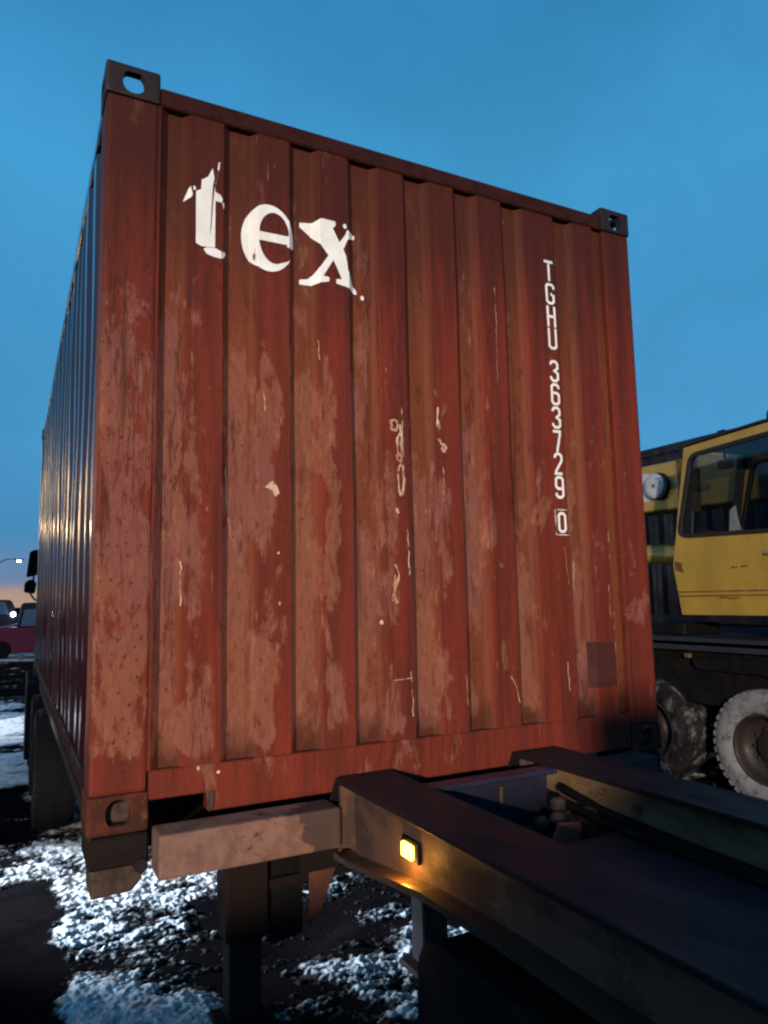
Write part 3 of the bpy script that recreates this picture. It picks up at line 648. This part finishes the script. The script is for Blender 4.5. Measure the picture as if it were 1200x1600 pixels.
def ring(poly, d):
    c = Vector((sum(p[0] for p in poly)/len(poly), sum(p[1] for p in poly)/len(poly))); out = []
    N = len(poly)
    for i, p in enumerate(poly):
        t = (Vector(poly[(i+1) % N]) - Vector(poly[i-1])).normalized(); nrm = Vector((t.y, -t.x))
        if (Vector(p)-c).dot(nrm) < 0: nrm = -nrm
        out.append(tuple(Vector(p) + nrm*d))
    return out
gk = plate_yz([ring(win, .006), ring(win, -.032)], CX-.002, .03).build('window_gasket', M['gasket'], CR)
plate_yz([ring(win, -.028)], CX+.004, .005).build('window_pane', M['glass'], CR)
for wn_ in (win2, win3):
    plate_yz([ring(wn_, .004), ring(wn_, -.028)], CX+.885, .05).build('window_gasket', M['gasket'], CR)
    plate_yz([ring(wn_, -.025)], CX+.885, .005).build('window_pane', M['glass'], CR)
x0, x1 = CX+.042, CX+.858
MB().prism([(2.398, 2.122), (2.36, 2.10), (.83, 2.165), (.80, 2.19), (1.55, 2.172)], 0, x0, x1).build('cab_roof', M['yellow'], CR)
MB().prism([(2.43, 2.150), (2.40, 2.132), (1.55, 2.182), (.78, 2.202), (.76, 2.225), (1.56, 2.205)], 0, CX-.02, CX+.92).build('roof_edge', M['gasket'], CR, .004)
MB().prism([(2.620, .976), (2.552, .497), (2.52, .497), (2.588, .976)], 0, x0, x1).build('cab_front', M['yellow'], CR)
MB().prism([(2.405, 2.09), (2.612, 1.02), (2.606, 1.02), (2.399, 2.09)], 0, x0, x1).build('windscreen', M['glass'], CR)
for xa in (CX+.045, CX+.79): MB().prism([(2.40, 2.10), (2.615, 1.0), (2.55, 1.0), (2.335, 2.10)], 0, xa, xa+.06).build('pillar', M['cab_inside'], CR)
MB().prism([(.85, .50), (.72, .90), (.80, 2.15), (.83, 2.15), (.75, .90), (.88, .50)], 0, x0, x1).build('cab_back', M['cab_inside'], CR)
MB().box((x0, .9, .50), (x1, 2.5, .54)).build('cab_floor', M['cab_inside'], CR)
MB().prism([(1.50, .60), (1.55, 1.02), (1.22, 1.06), (1.12, 1.72), (1.02, 1.72), (1.05, .60)], 0, CX+.25, CX+.68).build('seat', M['cab_inside'], CR, .03, 2)
MB().box((x0, 2.1, .9), (x1, 2.45, 1.16)).build('dashboard', M['cab_inside'], CR, .03)
MB().tube([(CX+.3, 2.18, 2.10), (CX+.3, 2.17, 1.98)], .012).box((CX+.27, 2.10, 1.90), (CX+.33, 2.24, 1.985)).build('sun_visor', M['cab_inside'], CR)
MB().prism([(1.90, 1.27), (2.02, 1.27), (2.0, 1.46), (1.94, 1.50), (1.93, 1.40)], 0, CX+.08, CX+.09).build('paper_sheet', M['paper'], CR)
for z in (.716, .676):
    MB().box((CX-.006, .84, z-.006), (CX+.002, 2.575, z+.006)).build('body_seam', M['rust_line'], CR)
MB().prism([(2.60, .93), (2.60, 1.02), (2.52, 1.0), (2.50, .90)], 0, CX-.002, CX+.002).build('rust_mark', M['rust_line'], CR)
for y0_, y1_, z_ in ((2.02, 2.12, .652), (1.90, 2.02, .645), (1.80, 1.87, .93), (1.90, 1.97, .925)):
    MB().prism(round_poly([(y0_, z_), (y1_, z_-.006), (y1_, z_+.012), (y0_, z_+.010)], .005, 2), 0, CX-.0015, CX+.002).build('rust_mark', M['rust_line'], CR)
MB().box((CX-.03, 1.50, 1.02), (CX, 1.62, 1.05)).build('door_handle', M['grey_hose'], CR, .006)
MB().lathe([(0, .055), (.05, .055), (.085, .045), (.09, .01)], (CX+.12, 1.52, 2.215), 14, 2, True).build('beacon', M['gasket'], CR)
# boom behind the cab, sheave cap on its side
BX = 6.56
MB().prism([(-3.0, 1.52), (5.2, 1.72), (5.2, 2.26), (-3.0, 2.16)], 0, BX, BX+.5).build('boom', M['yellow'], CR, .015)
MB().prism([(3.02, 1.60), (3.30, 1.60), (3.30, 2.24), (3.02, 2.24)], 0, BX-.02, BX-.001).build('boom_collar', M['rust_line'], CR, .004)
MB().lathe([(0, .165), (-.03, .165), (-.06, .155)], (BX-.004, 3.58, 1.965), 36, 0, True).build('sheave', M['gasket'], CR)
sh = MB().lathe([(-.062, .150), (-.072, .146), (-.076, .10), (-.077, .02)], (BX-.004, 3.60, 1.970), 36, 0, True).build('sheave_cap', M['white_cap'], CR)
mk = MB()
for k in range(4):
    a = R(45+90*k); c_, s_ = math.cos(a), math.sin(a)
    mk.prism([(3.60+c_*.002-s_*.009, 1.970+s_*.002+c_*.009), (3.60+c_*.034, 1.970+s_*.034), (3.60+c_*.002+s_*.009, 1.970+s_*.002-c_*.009)], 0, BX-.086, BX-.0815)
mk.build('cross_mark', M['blue_mark'], sh)
MB().prism(round_poly([(3.72, 1.80), (3.70, 2.14), (4.05, 2.17), (4.1, 1.84)], .05), 0, BX-.006, BX-.001).build('white_patch', M['white_cap'], CR)
MB().tube([(BX+.05, 2.6, 1.06), (BX+.05, 3.40, 1.135), (BX+.05, 6.5, 1.42)], .115, 20).build('lift_cylinder', M['yellow'], CR)
MB().tube([(BX-.14, 3.02, 1.60), (BX-.14, 3.05, 1.35), (BX-.14, 3.06, 1.12), (BX-.14, 3.03, .95), (BX-.14, 2.93, .86), (BX-.14, 2.75, .88)], .016, 8).build('hydraulic_hose', M['grey_hose'], CR)
# carrier
MB().box((5.62, -3.6, .235), (8.0, 6.5, .275)).build('deck', M['deck'], CR, .006)
MB().box((5.60, -3.6, .155), (5.66, 6.5, .205)).build('deck_rail', M['deck'], CR, .006)
MB().box((5.70, -3.6, -.35), (8.0, 6.5, .15)).build('carrier_frame', M['black'], CR)
MB().box((6.0, .3, .275), (7.4, 1.9, .49)).build('slewing_base', M['black'], CR, .03)
MB().box((CX+.005, 2.51, .085), (CX+.045, 2.57, .125)).build('reflector', M['rust_line'], CR, .003)
MB().prism(round_poly([(1.05, -.15), (1.10, .10), (2.5, .10), (2.45, -.02), (1.75, -.02)], .05), 0, 5.62, 5.70).build('mudguard', M['black'], CR)
MB().box((5.85, 2.75, .275), (6.4, 3.3, .40)).build('tool_box', M['black'], CR, .02)
for cy, tm in ((1.80, 'tyre_snow'), (3.07, 'tyre_dust')): wheel(CR, CX+.16, cy, -.66, .52, .34, -1, M[tm], None, 40, .575)
for cy in (1.80, 3.07): wheel(CR, CX+2.1, cy, -.66, .52, .34, 1, M['tyre'], None, 12, .575)

# ------------------------------------------------------------------ navy container parked behind the crane
NC = thing('shipping_container', 'dark navy shipping container on a trailer behind the yellow crane', 'container', (8.3, 2, Z0))
def prof_y(y0, y1, base, d):
    out = []; y = y0
    while y < y1-.28: out += [(y, base), (y+.072, base), (y+.14, base+d), (y+.21, base+d)]; y += .278
    return out
corrugated(prof_y(-6.0, 5.9, 8.21, .036), .40, 2.74, .05, 0).build('side_wall', M['navy'], NC)
for ya in (-6.16, 5.8): MB().box((8.2, ya, .28), (8.36, ya+.16, 2.87)).build('corner_post', M['navy'], NC, .01)
MB().box((8.2, -6, 2.74), (8.28, 5.8, 2.86)).build('top_rail', M['navy'], NC, .006)
MB().box((8.2, -6, .28), (8.28, 5.8, .40)).build('bottom_rail', M['navy'], NC, .006)
MB().box((8.28, -6.1, .28), (10.6, 5.9, 2.84)).build('body', M['navy'], NC)
MB().box((8.19, 3.9, 2.86), (8.24, 4.0, 2.875)).build('roof_lug', M['navy'], NC)
MB().box((8.15, 2.05, .45), (8.19, 2.12, .85)).build('lock_rod', M['grey_hose'], NC, .005)
NT = thing('trailer', 'black trailer under the dark navy container behind the crane', 'trailer', (9.3, 0, 0))
MB().box((8.5, -6.2, -.25), (10.3, 6.2, .27)).build('frame', M['black'], NT)
for cy in (-4.5, 4.2): 
    for cx, fc in ((8.45, -1), (10.4, 1)): wheel(NT, cx, cy, -.66, .5, .3, fc, M['tyre'], None, 12)

# ------------------------------------------------------------------ far left: vehicles and lamps
CA = thing('parked_van', 'red van parked on the snow far beyond the red container', 'van', (1.6, 28, 0))
MB().prism(round_poly([(-.9, -.98), (4.0, -.98), (4.05, .0), (.0, -.06), (-.85, -.10)], .1), 1, 27.2, 28.9).build('body', M['red_car'], CA, .03)
MB().prism(round_poly([(-.05, -.05), (.10, .85), (3.9, .85), (4.0, -.01)], .12), 1, 27.3, 28.8).build('cabin', M['dark_car'], CA, .03)
MB().prism(round_poly([(.08, .0), (.20, .60), (1.5, .62), (1.5, .0)], .06), 1, 27.285, 27.30).build('window_pane', M['car_glass'], CA)
MB().prism(round_poly([(-.7, -.06), (-.05, -.02), (-.03, .1), (-.1, .05)], .02), 1, 27.35, 28.75).build('bonnet', M['red_car'], CA)
for xx in (-.55, 3.2):
    MB().lathe([(-.1, .2), (-.1, .32), (-.06, .345), (.1, .345), (.12, .2), (.12, .02)], (xx, 27.25, -.835), 24, 1, True).build('wheel', M['tyre'], CA)
DV = thing('parked_lorry', 'dark lorry with one white headlight lit behind the red van', 'lorry', (-1.5, 38, 0))
MB().prism(round_poly([(-3.2, -.7), (.02, -.7), (.06, .3), (-.25, 1.05), (-3.2, 1.15)], .15), 1, 38, 44).build('cab', M['dark_car'], DV, .05)
MB().prism(round_poly([(-2.9, .35), (-.35, .35), (-.5, .95), (-2.8, .95)], .08), 1, 37.97, 38.0).build('windscreen', M['car_glass'], DV)
for xx in (-2.8, -.4): MB().box((xx-.2, 38.3, -1.18), (xx+.2, 39.3, -.4)).build('wheel', M['tyre'], DV, .15, 3)
hl = MB().lathe([(0, .10), (-.05, .10), (-.08, .08), (-.09, .01)], (-.16, 37.99, .33), 16, 1, True).build('headlight', M['white_on'], DV)
MB().lathe([(0, .12), (-.05, .12), (-.05, .10)], (-2.7, 37.99, .33), 16, 1, True).build('headlight', M['dark_car'], DV)
def street_lamp(x, y, h, label, warm=True):
    t = thing('street_lamp', label, 'street lamp', (x, y, 0), 'street lamps along the far yard edge')
    MB().tube([(x, y, -1.2), (x, y, h), (x+.5, y, h+.35), (x+1.2, y, h+.4)], [.10, .06, .05, .04], 8).build('post', M['post'], t)
    MB().box((x+1.1, y-.12, h+.30), (x+1.75, y+.12, h+.42)).build('lamp_head', M['post'], t, .03)
    MB().box((x+1.3, y-.10, h+.20), (x+1.55, y+.10, h+.298)).build('lamp_lens', M['warm_on'] if warm else M['white_on'], t, .02)
    d = bpy.data.lights.new('street_lamp_glow', 'POINT'); d.energy = 1300 if warm else 150; d.color = (1, .62, .28) if warm else (.9, .95, 1)
    d.shadow_soft_size = .25; o = bpy.data.objects.new('street_lamp_glow', d); COL.objects.link(o); o.location = (x+1.45, y, Z0+h-.2)
street_lamp(-1.30, 60, 3.95, 'white street lamp lit above the parked lorry', False)
street_lamp(-9, 52, 6.2, 'warm street lamp standing furthest along the yard edge')
street_lamp(-8, 21, 4.4, 'warm street lamp standing nearest along the yard edge')
street_lamp(-30, 26, 7.5, 'tall warm street lamp set back from the yard edge')

# tripod work lights, the lit lamps outside the frame
def work_light(x, y, h, aim, label):
    t = thing('work_light', label, 'work light', (x, y, 0), 'tripod work lights round the trailer')
    d = (Vector(aim)-Vector((x, y, h))); d.z = 0; d.normalize(); b = Vector((x, y, h-Z0)) - d*.14
    MB().tube([(b.x, b.y, -.5), (b.x, b.y, b.z-.1)], .018).build('pole', M['post'], t)
    for k in range(3):
        a = R(120*k+20); MB().tube([(b.x, b.y, -.45), (b.x+.45*math.cos(a), b.y+.45*math.sin(a), -1.17)], .014).build('leg', M['post'], t)
    MB().box((b.x-.05, b.y-.05, b.z-.10), (b.x+.05, b.y+.05, b.z+.06)).build('lamp_body', M['black'], t, .01)
FM = thing('floodlight_mast', 'tall grey floodlight mast standing behind the camera', 'floodlight', (-10.5, -18.3, 0))
MB().tube([(-10.6, -18.3, -1.2), (-10.6, -18.3, 4.0)], [.11, .07], 10).build('post', M['post'], FM)
MB().box((-10.8, -18.5, 3.75), (-10.45, -18.2, 4.1)).build('lamp_head', M['post'], FM, .03)
def crate(x0, y0, z0, x1, y1, z1, label):  # unseen blocks added to shade the rails, snow and lower wall
    t = thing('added_shade_crate', label, 'crate', ((x0+x1)/2, (y0+y1)/2, z0+Z0), 'unseen crates added to cast shade')
    MB().box((x0+.02, y0+.02, z0+.02), (x1-.02, y1-.02, z1-.02)).build('shade_crate_body', M['crate'], t)
    n = max(2, int((z1-z0)/.16))
    for k in range(n):
        a = z0+(z1-z0)*k/n; MB().box((x0, y0, a+.006), (x1, y1, a+(z1-z0)/n-.006)).build('plank', M['crate'], t, .004)
for x0_, x1_, zs_, lb_ in ((-2.67, -1.85, (.10, 1.26), 'inner'), (-3.80, -2.72, (-.08, 1.02), 'middle'), (-4.95, -3.85, (-.08, 1.02), 'outer')):
    crate(x0_, -6.95, -1.18, x1_, -6.05, zs_[0], 'unseen added shade crate at the foot of the %s stack behind the camera' % lb_)
    crate(x0_, -6.95, zs_[0], x1_, -6.05, zs_[1], 'unseen added shade crate resting on another in the %s stack behind the camera' % lb_)
crate(-2.18, -6.90, 1.26, -1.87, -6.10, 1.49, 'small unseen added shade crate topmost on the stack behind the camera')
work_light(-5.2, 6.6, 2.0, (.15, 2.3, 0), 'black tripod work light standing beside the container on the snow')
work_light(-6.0, 13.5, 2.2, (-.1, 10.2, 0), 'black tripod work light standing ahead beside the truck')
